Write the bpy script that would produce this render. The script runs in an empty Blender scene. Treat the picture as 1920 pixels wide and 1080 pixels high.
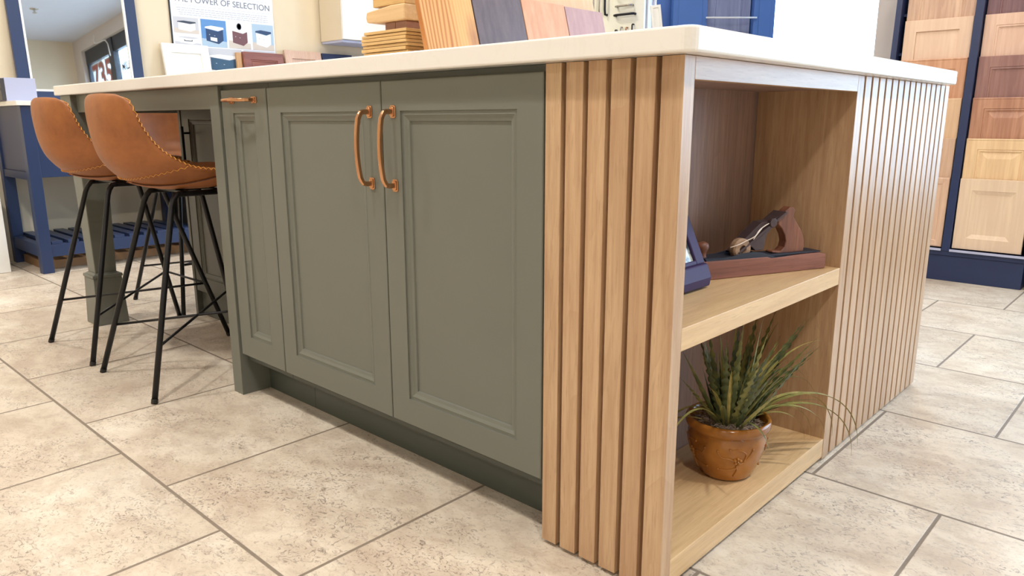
import bpy, math, random
from mathutils import Vector, Matrix, noise
random.seed(7)
SC = bpy.context.scene
COL = SC.collection
PI = math.pi

# ------------------------------------------------------------------ mesh builder
class MB:
    def __init__(s): s.v = []; s.f = []; s.m = []; s.cur = 0
    def add(s, vs, fs):
        n = len(s.v); s.v += [tuple(p) for p in vs]
        for f in fs: s.f.append(tuple(i + n for i in f)); s.m.append(s.cur)
        return s
    def box(s, x0, x1, y0, y1, z0, z1, M=None):
        vs = [(x, y, z) for z in (z0, z1) for y in (y0, y1) for x in (x0, x1)]
        if M: vs = [M @ Vector(p) for p in vs]
        return s.add(vs, [(0,2,3,1),(4,5,7,6),(0,1,5,4),(2,6,7,3),(0,4,6,2),(1,3,7,5)])
    def prism(s, poly, a0, a1, axis='y', M=None):
        """poly: 2D points; extruded along axis from a0 to a1. axis y: (x,z); x: (y,z); z: (x,y)"""
        def P(p, a):
            return {'y': (p[0], a, p[1]), 'x': (a, p[0], p[1]), 'z': (p[0], p[1], a)}[axis]
        n = len(poly); vs = [P(p, a0) for p in poly] + [P(p, a1) for p in poly]
        if M: vs = [M @ Vector(p) for p in vs]
        fs = [tuple(range(n))[::-1], tuple(range(n, 2*n))] + [(i, (i+1) % n, n+(i+1) % n, n+i) for i in range(n)]
        return s.add(vs, fs)
    def tube(s, pts, r, n=8, caps=True, sq=None):
        """round tube (or flat section sq=(a,b)) swept along points; r number or list"""
        pts = [Vector(p) for p in pts]; k = len(pts)
        rs = r if isinstance(r, (list, tuple)) else [r]*k
        up = None; rings = []
        for i, p in enumerate(pts):
            t = (pts[min(i+1, k-1)] - pts[max(i-1, 0)]).normalized()
            if up is None:
                up = Vector((0,0,1)) if abs(t.z) < .9 else Vector((0,1,0))
            a = (up - t*up.dot(t)).normalized(); b = t.cross(a); up = a
            if sq:
                ring = [p + a*(ca*sq[0]) + b*(cb*sq[1]) for ca, cb in ((1,.6),(.6,1),(-.6,1),(-1,.6),(-1,-.6),(-.6,-1),(.6,-1),(1,-.6))]
            else:
                ring = [p + (a*math.cos(2*PI*j/n) + b*math.sin(2*PI*j/n))*rs[i] for j in range(n)]
            rings.append(ring)
        m = len(rings[0]); vs = [q for rg in rings for q in rg]; fs = []
        for i in range(k-1):
            for j in range(m):
                fs.append((i*m+j, i*m+(j+1) % m, (i+1)*m+(j+1) % m, (i+1)*m+j))
        if caps: fs += [tuple(range(m))[::-1], tuple(range((k-1)*m, k*m))]
        return s.add(vs, fs)
    def lathe(s, prof, c=(0,0,0), n=32, axis='z', caps=True):
        vs = []; fs = []; k = len(prof)
        for (r, h) in prof:
            for j in range(n):
                a = 2*PI*j/n
                q = (r*math.cos(a), r*math.sin(a), h)
                if axis == 'y': q = (q[0], h, q[1])
                if axis == 'x': q = (h, q[0], q[1])
                vs.append((q[0]+c[0], q[1]+c[1], q[2]+c[2]))
        for i in range(k-1):
            for j in range(n):
                fs.append((i*n+j, i*n+(j+1) % n, (i+1)*n+(j+1) % n, (i+1)*n+j))
        if caps: fs += [tuple(range(n))[::-1], tuple(range((k-1)*n, k*n))]
        return s.add(vs, fs)
    def sphere(s, c, r, n=10, sc=(1,1,1)):
        prof = []
        vs = [(c[0], c[1], c[2]-r*sc[2])]
        for i in range(1, n):
            th = -PI/2 + PI*i/n
            for j in range(2*n):
                a = PI*j/n
                vs.append((c[0]+r*sc[0]*math.cos(th)*math.cos(a), c[1]+r*sc[1]*math.cos(th)*math.sin(a), c[2]+r*sc[2]*math.sin(th)))
        vs.append((c[0], c[1], c[2]+r*sc[2])); m = 2*n; fs = []
        for j in range(m): fs.append((0, 1+(j+1) % m, 1+j))
        for i in range(n-2):
            for j in range(m): fs.append((1+i*m+j, 1+i*m+(j+1) % m, 1+(i+1)*m+(j+1) % m, 1+(i+1)*m+j))
        L = len(vs)-1; b = 1+(n-2)*m
        for j in range(m): fs.append((b+j, b+(j+1) % m, L))
        return s.add(vs, fs)
    def xf(s, M):
        s.v = [tuple(M @ Vector(p)) for p in s.v]; return s

def build(name, mb, mats, parent=None, world=True, smooth=False, bevel=0, seg=2, loc=None, kind=None, label=None, sub=0):
    if not isinstance(mats, (list, tuple)): mats = [mats]
    off = Vector((0,0,0))
    if parent is not None and world:
        q = parent
        while q is not None:
            off += q.location; q = q.parent
    if loc is not None: off = Vector(loc)
    me = bpy.data.meshes.new(name)
    me.from_pydata([tuple(Vector(p)-off) for p in mb.v], [], mb.f)
    for m in mats: me.materials.append(m)
    if len(mats) > 1:
        for p, i in zip(me.polygons, mb.m): p.material_index = i
    if smooth:
        for p in me.polygons: p.use_smooth = True
    me.update()
    o = bpy.data.objects.new(name, me); COL.objects.link(o)
    if parent is not None: o.parent = parent
    if loc is not None: o.location = loc
    if bevel:
        b = o.modifiers.new('bevel', 'BEVEL'); b.width = bevel; b.segments = seg; b.limit_method = 'ANGLE'; b.angle_limit = math.radians(40)
        b.harden_normals = False
    if sub:
        u = o.modifiers.new('sub', 'SUBSURF'); u.levels = sub; u.render_levels = sub
    if kind: o['kind'] = kind
    if label: o['label'] = label
    return o

def thing(name, label, cat, loc=(0,0,0), rotz=0, group=None):
    o = bpy.data.objects.new(name, None); COL.objects.link(o)
    o.location = loc; o.rotation_euler = (0, 0, rotz); o.empty_display_size = .05
    tag(o, label, cat, group); return o
def tag(o, label, cat, group=None):
    o['label'] = label; o['category'] = cat
    if group: o['group'] = group
    return o
def struct(name, mb, mat, **k): return build(name, mb, mat, kind='structure', **k)
def copy_tree(o, parent=None):
    c = o.copy(); COL.objects.link(c); c.parent = parent
    for ch in list(o.children): copy_tree(ch, c)
    return c

# ------------------------------------------------------------------ materials
def srgb(r, g, b):
    f = lambda c: (c/255/12.92) if c/255 <= .04045 else ((c/255+.055)/1.055)**2.4
    return (f(r), f(g), f(b), 1)
class NT:
    def __init__(s, name):
        s.mat = bpy.data.materials.new(name); s.mat.use_nodes = True
        s.t = s.mat.node_tree; s.b = s.t.nodes['Principled BSDF']
    def n(s, typ, **k):
        nd = s.t.nodes.new(typ)
        for a, v in k.items(): setattr(nd, a, v)
        return nd
    def l(s, a, b): s.t.links.new(a, b)
    def m(s, op, a, b=None, c=None):
        nd = s.n('ShaderNodeMath', operation=op)
        for i, v in enumerate((a, b, c)):
            if v is None: continue
            if isinstance(v, (int, float)): nd.inputs[i].default_value = v
            else: s.l(v, nd.inputs[i])
        return nd.outputs[0]
    def coord(s): return s.n('ShaderNodeTexCoord').outputs['Object']
    def mapping(s, vec, scale=(1,1,1), loc=(0,0,0)):
        nd = s.n('ShaderNodeMapping'); nd.inputs['Scale'].default_value = scale; nd.inputs['Location'].default_value = loc
        s.l(vec, nd.inputs['Vector']); return nd.outputs[0]
    def noise(s, vec, scale, detail=4, rough=.5, dist=0):
        nd = s.n('ShaderNodeTexNoise'); nd.inputs['Scale'].default_value = scale; nd.inputs['Detail'].default_value = detail
        nd.inputs['Roughness'].default_value = rough; nd.inputs['Distortion'].default_value = dist
        if vec is not None: s.l(vec, nd.inputs['Vector'])
        return nd.outputs['Fac']
    def ramp(s, fac, stops):
        nd = s.n('ShaderNodeValToRGB'); e = nd.color_ramp.elements
        while len(e) < len(stops): e.new(.5)
        for i, (p, c) in enumerate(stops): e[i].position = p; e[i].color = c
        s.l(fac, nd.inputs[0]); return nd.outputs[0]
    def mix(s, fac, a, b, typ='MIX'):
        nd = s.n('ShaderNodeMix', data_type='RGBA', blend_type=typ)
        if isinstance(fac, (int, float)): nd.inputs[0].default_value = fac
        else: s.l(fac, nd.inputs[0])
        for i, v in ((6, a), (7, b)):
            if isinstance(v, tuple): nd.inputs[i].default_value = v
            else: s.l(v, nd.inputs[i])
        return nd.outputs[2]
    def bump(s, h, strength=.2, dist=.001):
        nd = s.n('ShaderNodeBump'); nd.inputs['Strength'].default_value = strength; nd.inputs['Distance'].default_value = dist
        s.l(h, nd.inputs['Height']); s.l(nd.outputs[0], s.b.inputs['Normal'])
    def set(s, color=None, rough=None, metal=None, spec=None, coat=None):
        B = s.b.inputs
        for k, v in (('Base Color', color), ('Roughness', rough), ('Metallic', metal), ('Specular IOR Level', spec), ('Coat Weight', coat)):
            if v is None: continue
            if isinstance(v, (int, float, tuple)): B[k].default_value = v
            else: s.l(v, B[k])
        return s.mat
def paint(name, rgb, rough=.45, spec=.5, var=.03, metal=0, coat=None):
    N = NT(name); c = srgb(*rgb); n = N.noise(N.coord(), 9, 3)
    a = tuple(x*(1-var) for x in c[:3])+(1,); b = tuple(min(1, x*(1+var)) for x in c[:3])+(1,)
    n2 = N.noise(N.coord(), 160, 2); N.bump(n2, .04, .0006)
    return N.set(N.mix(n, a, b), rough, metal, spec, coat)
def wood(name, light, dark, axis='z', rough=.42, spec=.5, fine=1.0, contrast=1.0, rnd=.12, off=0):
    """straight grained timber, grain runs along the axis"""
    N = NT(name); co = N.coord()
    geo = N.n('ShaderNodeNewGeometry'); 
    cmb = N.n('ShaderNodeVectorMath', operation='ADD'); N.l(co, cmb.inputs[0])
    sc = N.n('ShaderNodeCombineXYZ')
    r = N.m('MULTIPLY', geo.outputs['Random Per Island'], 7.0)
    for i in range(3): N.l(r, sc.inputs[i])
    N.l(sc.outputs[0], cmb.inputs[1]); v = cmb.outputs[0]
    S = {'x': (.05,1,1), 'y': (1,.05,1), 'z': (1,1,.05)}[axis]
    def sv(k): return N.mapping(v, tuple(a*k for a in S), (off, off*.7, off*.3))
    fib = N.noise(sv(420*fine), 1, 4, .62); med = N.noise(sv(90*fine), 1, 5, .6, .3); big = N.noise(sv(16), 1, 3, .55, .8)
    S2 = {'x': (.13,1,1), 'y': (1,.13,1), 'z': (1,1,.13)}[axis]
    big2 = N.noise(N.mapping(v, tuple(a*9 for a in S2)), 1, 2, .5, 1.2)
    rings = N.m('FRACT', N.m('MULTIPLY', big2, 9)); rings = N.m('POWER', rings, 3)
    pores = N.ramp(fib, [(.56, (0,0,0,1)), (.66, (1,1,1,1))])
    f = N.m('ADD', N.m('MULTIPLY', med, .55), N.m('MULTIPLY', big, .45))
    c = N.ramp(f, [(.5-.16*contrast*1.2, srgb(*dark)), (.5+.14, srgb(*light))])
    mid = tuple((a+b)/2 for a, b in zip(srgb(*dark), srgb(*light)))
    dk = tuple(x*.62 for x in srgb(*dark)[:3])+(1,)
    c = N.mix(N.m('MULTIPLY', pores, .33*contrast), c, dk)
    c = N.mix(N.m('MULTIPLY', rings, .25*contrast), c, srgb(*dark))
    hsv = N.n('ShaderNodeHueSaturation'); N.l(c, hsv.inputs['Color'])
    val = N.m('ADD', N.m('MULTIPLY', geo.outputs['Random Per Island'], rnd), 1-rnd/2); N.l(val, hsv.inputs['Value'])
    N.bump(N.m('ADD', fib, N.m('MULTIPLY', med, .5)), .16, .0004)
    return N.set(hsv.outputs[0], rough, 0, spec)

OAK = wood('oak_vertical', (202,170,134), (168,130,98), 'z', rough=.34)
OAKX = wood('oak_along_x', (202,170,134), (168,130,98), 'x', rough=.42)
OAKY = wood('oak_along_y', (204,170,132), (172,134,98), 'y', rough=.33)
OAKSH = wood('oak_shelf_board', (226,192,144), (198,160,114), 'y', rough=.36)
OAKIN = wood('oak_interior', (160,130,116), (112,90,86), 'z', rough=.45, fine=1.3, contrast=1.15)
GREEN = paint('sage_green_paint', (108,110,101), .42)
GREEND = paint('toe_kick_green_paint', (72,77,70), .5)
GREY = paint('dark_sage_paint', (86,86,78), .4)
NAVY = paint('navy_paint', (38,54,90), .38)
NAVYD = paint('dark_navy_paint', (36,48,84), .4)
BLUE = paint('blue_paint', (58,98,168), .4)
CREAM = paint('cream_wall_paint', (222,208,182), .7)
WHITEP = paint('white_paint', (236,234,228), .35)
CEILP = paint('ceiling_paint', (204,204,210), .8)
WALLG = paint('greige_paint', (206,196,188), .7)
BLACKM = paint('black_metal', (24,24,27), .38, metal=.3)
BLACKP = paint('black_plastic', (22,22,24), .4)
CARD = paint('cardboard', (170,130,92), .8)
DGREY = paint('charcoal_paint', (66,62,62), .4)
LAV = paint('lavender_grey_paint', (176,180,206), .45)
FRAMEP = paint('espresso_blue_sheen', (58,44,82), .55, .25)  # dark espresso with the bluish daylight sheen mixed into its base colour
DARKFR = paint('dark_bronze_frame', (44,48,56), .4)
CHROME = paint('brushed_nickel', (190,182,168), .25, metal=.9)
WHITEPL = paint('ivory_board', (240,236,212), .5)
CLEAR = paint('pale_acrylic', (200,205,215), .15)

def mk_brass():
    N = NT('brushed_bronze'); n = N.noise(N.mapping(N.coord(), (300,300,20)), 1, 3)
    return N.set(N.mix(n, srgb(196,142,104), srgb(218,170,130)), .24, 1.0)
BRASS = mk_brass()
def mk_quartz():
    N = NT('white_quartz'); n = N.noise(N.coord(), 3.5, 6, .6, 1.2)
    v = N.ramp(n, [(.49, (0,0,0,1)), (.5, (1,1,1,1)), (.51, (0,0,0,1))])
    c = N.mix(N.m('MULTIPLY', v, .06), srgb(232,228,222), srgb(190,180,168))
    return N.set(c, .16, 0, .5)
QUARTZ = mk_quartz()
def mk_leather():
    N = NT('tan_leather'); co = N.coord(); n = N.noise(co, 5, 5, .6, .5); f = N.noise(co, 60, 3)
    vo = N.n('ShaderNodeTexVoronoi'); vo.inputs['Scale'].default_value = 520; N.l(co, vo.inputs['Vector'])
    c = N.ramp(N.m('ADD', N.m('MULTIPLY', n, .8), N.m('MULTIPLY', f, .2)), [(.32, srgb(126,74,40)), (.62, srgb(160,98,52))])
    N.bump(vo.outputs['Distance'], .12, .0006)
    return N.set(c, .48, 0, .4)
LEATHER = mk_leather()
THREAD = paint('ochre_thread', (222,158,72), .6)
SEAM = paint('dark_seam', (84,46,26), .6)
UNDERL = paint('underside_leather', (168,104,60), .55)  # one even tone, slightly lighter than the seat shell leather

def mk_tile():
    N = NT('stone_look_floor_tile'); co = N.coord(); sp = N.n('ShaderNodeSeparateXYZ'); N.l(co, sp.inputs[0])
    X, Y = sp.outputs[0], sp.outputs[1]; P = .514; PX = .5105
    yy = N.m('DIVIDE', N.m('ADD', Y, .397), P); row = N.m('FLOOR', yy); fy = N.m('SUBTRACT', yy, row)
    par = N.m('FLOORED_MODULO', row, 2)
    xx = N.m('SUBTRACT', N.m('DIVIDE', N.m('ADD', X, -.009), PX), N.m('MULTIPLY', par, .512)); colm = N.m('FLOOR', xx); fx = N.m('SUBTRACT', xx, colm)
    def edge(f): return N.m('MINIMUM', f, N.m('SUBTRACT', 1, f))
    e = N.m('MINIMUM', edge(fx), edge(fy))
    g = N.n('ShaderNodeMapRange'); g.inputs['From Min'].default_value = .0052; g.inputs['From Max'].default_value = .0085; N.l(e, g.inputs['Value']); g = g.outputs[0]
    idv = N.n('ShaderNodeCombineXYZ'); N.l(colm, idv.inputs[0]); N.l(row, idv.inputs[1])
    wn = N.n('ShaderNodeTexWhiteNoise', noise_dimensions='3D'); N.l(idv.outputs[0], wn.inputs['Vector'])
    sc = N.n('ShaderNodeVectorMath', operation='SCALE'); N.l(wn.outputs['Color'], sc.inputs[0]); sc.inputs['Scale'].default_value = 13
    ad = N.n('ShaderNodeVectorMath', operation='ADD'); N.l(co, ad.inputs[0]); N.l(sc.outputs[0], ad.inputs[1]); v = ad.outputs[0]
    vm = N.mapping(v, (1, 1.45, 1))
    cloud = N.noise(vm, 3.2, 5, .6, .6)
    c = N.ramp(cloud, [(.3, srgb(198,180,160)), (.5, srgb(217,203,183)), (.72, srgb(231,220,203))])
    mott = N.noise(vm, 11, 6, .68, .4)
    c = N.mix(N.m('MULTIPLY', N.ramp(mott, [(.38, (1,1,1,1)), (.56, (0,0,0,1))]), .42), c, srgb(176,154,134))
    patch = N.ramp(N.noise(vm, 5.5, 5, .6, .8), [(.43, (0,0,0,1)), (.60, (1,1,1,1))])
    pit = N.noise(N.mapping(v, (1, 1.35, 1)), 52, 6, .78, 2.0)
    pits = N.ramp(pit, [(.525, (0,0,0,1)), (.60, (1,1,1,1))])
    pf = N.m('MULTIPLY', N.m('ADD', N.m('MULTIPLY', patch, .8), .35), pits)
    c = N.mix(N.m('MULTIPLY', pf, .72), c, srgb(130,114,102))
    lig = N.ramp(N.noise(N.mapping(v, (1,1.5,1)), 46, 3, .6, 1.5), [(.60, (0,0,0,1)), (.68, (1,1,1,1))])
    c = N.mix(N.m('MULTIPLY', lig, .2), c, srgb(232,222,206))
    hs = N.n('ShaderNodeHueSaturation'); N.l(c, hs.inputs['Color']); N.l(N.m('ADD', N.m('MULTIPLY', wn.outputs['Value'], .1), .95), hs.inputs['Value'])
    gr = N.mix(N.noise(co, 60, 2), srgb(122,108,94), srgb(142,128,112))
    col = N.mix(g, gr, hs.outputs[0])
    h = N.m('SUBTRACT', N.m('MULTIPLY', g, 1.0), N.m('MULTIPLY', pf, .25)); N.bump(h, .5, .0015)
    ro = N.m('ADD', N.m('MULTIPLY', g, -.28), .72); ro = N.m('ADD', ro, N.m('MULTIPLY', mott, -.1))
    return N.set(col, ro, 0, .45)
TILE = mk_tile()

def mk_glass():
    m = bpy.data.materials.new('window_glass'); m.use_nodes = True; t = m.node_tree; t.nodes.clear()
    o = t.nodes.new('ShaderNodeOutputMaterial'); mx = t.nodes.new('ShaderNodeMixShader'); tr = t.nodes.new('ShaderNodeBsdfTransparent')
    gl = t.nodes.new('ShaderNodeBsdfGlossy'); gl.inputs['Roughness'].default_value = .02; fr = t.nodes.new('ShaderNodeFresnel'); fr.inputs[0].default_value = 1.45
    tr.inputs[0].default_value = (.96,.98,.98,1)
    ge = t.nodes.new('ShaderNodeNewGeometry'); mu = t.nodes.new('ShaderNodeMath'); mu.operation = 'SUBTRACT'; mu.inputs[0].default_value = 1; t.links.new(ge.outputs['Backfacing'], mu.inputs[1])
    m2 = t.nodes.new('ShaderNodeMath'); m2.operation = 'MULTIPLY'; t.links.new(fr.outputs[0], m2.inputs[0]); t.links.new(mu.outputs[0], m2.inputs[1]); t.links.new(m2.outputs[0], mx.inputs[0]); t.links.new(tr.outputs[0], mx.inputs[1]); t.links.new(gl.outputs[0], mx.inputs[2]); t.links.new(mx.outputs[0], o.inputs[0])
    return m
GLASS = mk_glass()
def mk_mirror():
    N = NT('mirror_silver'); return N.set((.86,.87,.88,1), .015, 1.0)
MIRROR = mk_mirror()

# ------------------------------------------------------------------ the room
XL, XR, YB, YF, ZC = -4.40, 4.95, 3.60, -5.2, 3.20
struct('floor', MB().box(XL-.15, XR+.15, YF-.15, YB+.15, -.1, 0), TILE)
struct('ceiling', MB().box(XL-.15, XR+.15, YF-.15, YB+.15, ZC, ZC+.1), CEILP)
struct('wall_left', MB().box(XL-.15, XL, YF-.15, YB+.15, 0, ZC), CREAM)
struct('wall_right', MB().box(XR, XR+.15, YF-.15, YB+.15, 0, ZC), CREAM)
struct('wall_front', MB().box(XL, XR, YF-.15, YF, 0, ZC), CREAM)
WZ0, WZ1 = .35, 2.99
wb = MB(); WT = .35
for (a, b) in ((XL, -2.42), (-.92, .42), (4.60, XR)): wb.box(a, b, YB, YB+WT, 0, ZC)
for (a, b) in ((-2.42, -.92), (.42, 4.60)):
    wb.box(a, b, YB, YB+WT, 0, WZ0); wb.box(a, b, YB, YB+WT, WZ1, ZC)
struct('wall_back', wb, WALLG)
struct('ground_outside', MB().box(-14, 14, YB+WT, 20, -.16, -.1), paint('concrete_outside', (190,190,188), .8))

def window(n, x0, x1, mull, head=.0, mat=None, w=.06):
    y0, y1 = YB+.06, YB+.12
    fr = MB()
    fr.box(x0, x1, y0, y1, WZ0, WZ0+w); fr.box(x0, x1, y0-.005, y1+.005, WZ1-head-w, WZ1)
    fr.box(x0, x0+w, y0, y1, WZ0, WZ1); fr.box(x1-w, x1, y0, y1, WZ0, WZ1)
    for m, mw in mull: fr.box(m-mw/2, m+mw/2, y0-.02, y1+.01, WZ0, WZ1)
    o = struct('window_%d' % n, fr, mat or DARKFR, bevel=.003)
    g = build('window_glass', MB().box(x0, x1, y0+.028, y0+.034, WZ0, WZ1-head), GLASS, o)
    return o
window(1, -2.42, -.92, [], mat=WHITEP, w=.02)
w2 = window(2, .42, 4.60, [(1.2,.07), (2.25,.07), (3.45,.19)], head=.16)

# lettering fixed to the shop window glass, read from the street
def text_mesh(body, size, depth=.0015, bold=0):
    cu = bpy.data.curves.new('t', 'FONT'); cu.body = body; cu.size = size; cu.extrude = depth; cu.offset = bold
    cu.align_x = 'CENTER'; cu.align_y = 'CENTER'
    ob = bpy.data.objects.new('t', cu); COL.objects.link(ob)
    dg = bpy.context.evaluated_depsgraph_get(); me = bpy.data.meshes.new_from_object(ob.evaluated_get(dg))
    mb = MB(); mb.add([v.co for v in me.vertices], [tuple(p.vertices) for p in me.polygons])
    bpy.data.objects.remove(ob); return mb
def place_text(mb, origin, xdir, ydir):
    xd = Vector(xdir).normalized(); yd = Vector(ydir).normalized(); zd = xd.cross(yd)
    M = Matrix(((xd.x, yd.x, zd.x, origin[0]), (xd.y, yd.y, zd.y, origin[1]), (xd.z, yd.z, zd.z, origin[2]), (0,0,0,1)))
    return mb.xf(M)
REDP = paint('faded_red_vinyl', (190,84,78), .5); LETG = paint('grey_vinyl', (52,58,70), .5); WVIN = paint('white_vinyl', (232,236,240), .5)
num = build('window_number', place_text(text_mesh('735', .58, .001, .030), (4.07, YB+.0955, 2.50), (-1,0,0), (0,0,1)), WVIN)
tag(num, 'street number 735 in white edged red digits on the shop window seen in the mirror', 'sign')
build('digit_faces', place_text(text_mesh('735', .58, .001, .008), (4.07, YB+.092, 2.50), (-1,0,0), (0,0,1)), REDP, num, world=True)
mil = build('window_lettering', place_text(text_mesh('MILL', .17, .001, .007), (3.06, YB+.096, 2.50), (-1,0,0), (0,0,1)), LETG)
tag(mil, 'grey word MILL on the shop window seen in the mirror', 'sign')
cd = MB().tube([(3.87,3.585,3.10),(3.86,3.57,3.04),(3.83,3.56,2.98),(3.76,3.56,2.955),(3.45,3.56,2.945),(3.38,3.57,2.93),(3.365,3.59,2.88),(3.36,3.60,2.70)], .007, 8)
struct('trim_1', cd, WHITEP, smooth=True)
sp = MB().lathe([(.0,-.004),(.05,-.006),(.055,0)], (2.93,2.53,3.197), 20).lathe([(.012,-.05),(.012,0)], (2.93,2.53,3.196), 12).lathe([(.028,-.056),(.028,-.05)], (2.93,2.53,3.196), 14)
SPR = build('ceiling_sprinkler', sp, CHROME, smooth=False); tag(SPR, 'small chrome sprinkler head on the ceiling seen in the mirror', 'sprinkler')

# ------------------------------------------------------------------ the island
H = .915; WZ = .879
t = thing('worktop', 'cream white quartz worktop spanning the whole kitchen island', 'worktop', (0,0,WZ))
def rounded_rect(x0, x1, y0, y1, r, n=6):
    pts = []
    for cx, cy, a0 in ((x1-r, y0+r, -PI/2), (x1-r, y1-r, 0), (x0+r, y1-r, PI/2), (x0+r, y0+r, PI)):
        for i in range(n+1):
            a = a0 + PI/2*i/n; pts.append((cx+r*math.cos(a), cy+r*math.sin(a)))
    return pts
build('slab', MB().prism(rounded_rect(-2.69, .030, -.030, 1.385, .020), WZ, H, 'z'), QUARTZ, t, bevel=.004, seg=3)

def door_mb(w, h, t, prof, raised=None):
    """door in local x (0..w), z (0..h), front face at y=0 going back to y=t. prof: (inset, depth) loops. Returns frame, panel meshes"""
    fr = MB(); loops = []
    def loop(i, d): return [(i, d, i), (w-i, d, i), (w-i, d, h-i), (i, d, h-i)]
    L = [loop(0, t), loop(0, .0015), loop(.0015, 0)] + [loop(i, d) for i, d in prof]
    vs = [p for l in L for p in l]; fs = [(0,1,2,3)]
    for k in range(len(L)-1):
        for j in range(4): fs.append((k*4+j, k*4+(j+1) % 4, (k+1)*4+(j+1) % 4, (k+1)*4+j))
    fr.add(vs, fs)
    pn = MB(); i, d = prof[-1]
    if raised:
        P = [loop(i, d)] + [loop(i+a, d+b) for a, b in raised]
    else: P = [loop(i, d)]
    vs = [p for l in P for p in l]; fs = []
    for k in range(len(P)-1):
        for j in range(4): fs.append((k*4+j, k*4+(j+1) % 4, (k+1)*4+(j+1) % 4, (k+1)*4+j))
    b = (len(P)-1)*4; fs.append((b, b+1, b+2, b+3))
    # thin back so the panel is solid
    n = len(vs); bk = loop(i, t-.002); vs += bk; fs.append((n+3, n+2, n+1, n))
    for j in range(4): fs.append((j, n+j, n+(j+1) % 4, (j+1) % 4))
    pn.add(vs, fs); return fr, pn
SHAKER = [(.060, 0), (.0605, .0035), (.064, .0035), (.068, .0025), (.074, .006), (.080, .0075), (.0815, .011)]

def handle_mb(L):
    """bowed bar pull along local z, centred, mounted on plane y=0, sticking out to -y"""
    bar = MB(); pts = []
    h = L/2; pts += [(0, -.002, -h), (0, -.018, -h), (0, -.0245, -h+.002), (0, -.028, -h+.007)]
    for i in range(9):
        u = -1+2*i/8*1.0; z = u*(h-.014); pts.append((0, -.0315-.0060*(1-u*u), z))
    pts += [(0, -.028, h-.007), (0, -.0245, h-.002), (0, -.018, h), (0, -.002, h)]
    bar.tube(pts, .005, sq=(.0052, .0045))
    mounts = []
    for s in (-1, 1):
        m = MB(); c = s*h
        m.prism(rounded_rect(-.0085, .0085, c-.013, c+.013, .004, 3), -.003, 0, 'y')
        m.prism(rounded_rect(-.0065, .0065, c-.010, c+.010, .004, 3), -.006, -.003, 'y')
        mounts.append(m)
    return bar, mounts
def add_handle(parent, x, y, z, L, horizontal=False, mat=BRASS):
    bar, mounts = handle_mb(L)
    h = MB(); 
    for q in [bar]+mounts: h.add(q.v, q.f)
    M = Matrix.Translation((x, y, z)) @ (Matrix.Rotation(PI/2, 4, 'Y') if horizontal else Matrix.Identity(4))
    h.xf(M); return build('handle', h, mat, parent, smooth=False, bevel=.0012, label='bronze bow handle')

def add_door(parent, x0, x1, z0, z1, mat, y=0, t=.019, handle=None, prof=SHAKER):
    fr, pn = door_mb(x1-x0, z1-z0, t, prof)
    M = Matrix.Translation((x0, y, z0))
    d = build('door', fr.xf(M), mat, parent); build('door_panel', pn.xf(M), mat, d)
    if handle: add_handle(d, *handle)
    return d

t = thing('base_cabinet', 'sage green base cabinet with two tall doors and bronze handles', 'cabinet', (-.71,.3,0))
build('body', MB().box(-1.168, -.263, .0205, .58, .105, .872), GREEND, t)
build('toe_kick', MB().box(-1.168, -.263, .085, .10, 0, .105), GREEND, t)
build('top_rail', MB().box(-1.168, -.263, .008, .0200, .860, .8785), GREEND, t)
add_door(t, -1.1665, -.7095, .128, .866, GREEN, handle=(-.747, 0, .7295, .150))
add_door(t, -.7065, -.2650, .128, .866, GREEN, handle=(-.668, 0, .7295, .150))
t = thing('pull_out_cabinet', 'narrow sage green pull out cabinet with a horizontal bronze handle', 'cabinet', (-1.29,.3,0))
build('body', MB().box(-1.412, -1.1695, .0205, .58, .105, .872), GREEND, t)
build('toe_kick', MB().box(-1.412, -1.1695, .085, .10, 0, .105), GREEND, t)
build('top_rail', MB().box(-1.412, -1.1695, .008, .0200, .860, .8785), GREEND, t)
add_door(t, -1.4055, -1.1710, .128, .866, GREEN, handle=(-1.288, 0, .838, .118, True))
o = build('end_panel', MB().box(-1.466, -1.4145, -.004, .60, 0, .8785), GREEN, bevel=.0015)
tag(o, 'sage green end panel reaching the floor left of the narrow pull out cabinet', 'panel')

# slatted oak front panel
t = thing('slatted_panel', 'oak slatted panel right of the green doors on the island front', 'panel', (-.15,.01,0), group=None)
sl = MB()
for a, b in ((-.260,-.2265),(-.2165,-.1815),(-.1715,-.1365),(-.127,-.092),(-.082,-.047)): sl.box(a, b, 0, .0178, .008, .8785)
build('slats', sl, OAK, t, bevel=.0008)
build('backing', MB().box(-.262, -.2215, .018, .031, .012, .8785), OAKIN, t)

# open shelf unit
t = thing('open_shelf_unit', 'open oak shelf unit with one middle shelf in the island end', 'shelf', (-.11,.37,0))
sd = MB(); sd.prism([(-.22,.018),(-.0372,.018),(-.0372,0),(0,0),(0,.031),(-.22,.031)], .006, .8785, 'z')
build('side_panel', sd, OAK, t, bevel=.0008)
build('side_panel', MB().box(-.22, 0, .708, .7445, .006, .8785), OAK, t, bevel=.0008)
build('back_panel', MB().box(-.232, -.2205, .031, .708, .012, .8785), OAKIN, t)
build('top_rail', MB().box(-.018, 0, .0312, .7078, .845, .8785), OAKY, t, bevel=.0006)
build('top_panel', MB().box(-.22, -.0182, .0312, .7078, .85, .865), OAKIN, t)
build('shelf', MB().box(-.22, -.0008, .0312, .7078, .428, .466), OAKSH, t, bevel=.0008)
build('bottom_panel', MB().box(-.22, -.0008, .0312, .7078, .012, .058), OAKSH, t, bevel=.0008)

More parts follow.
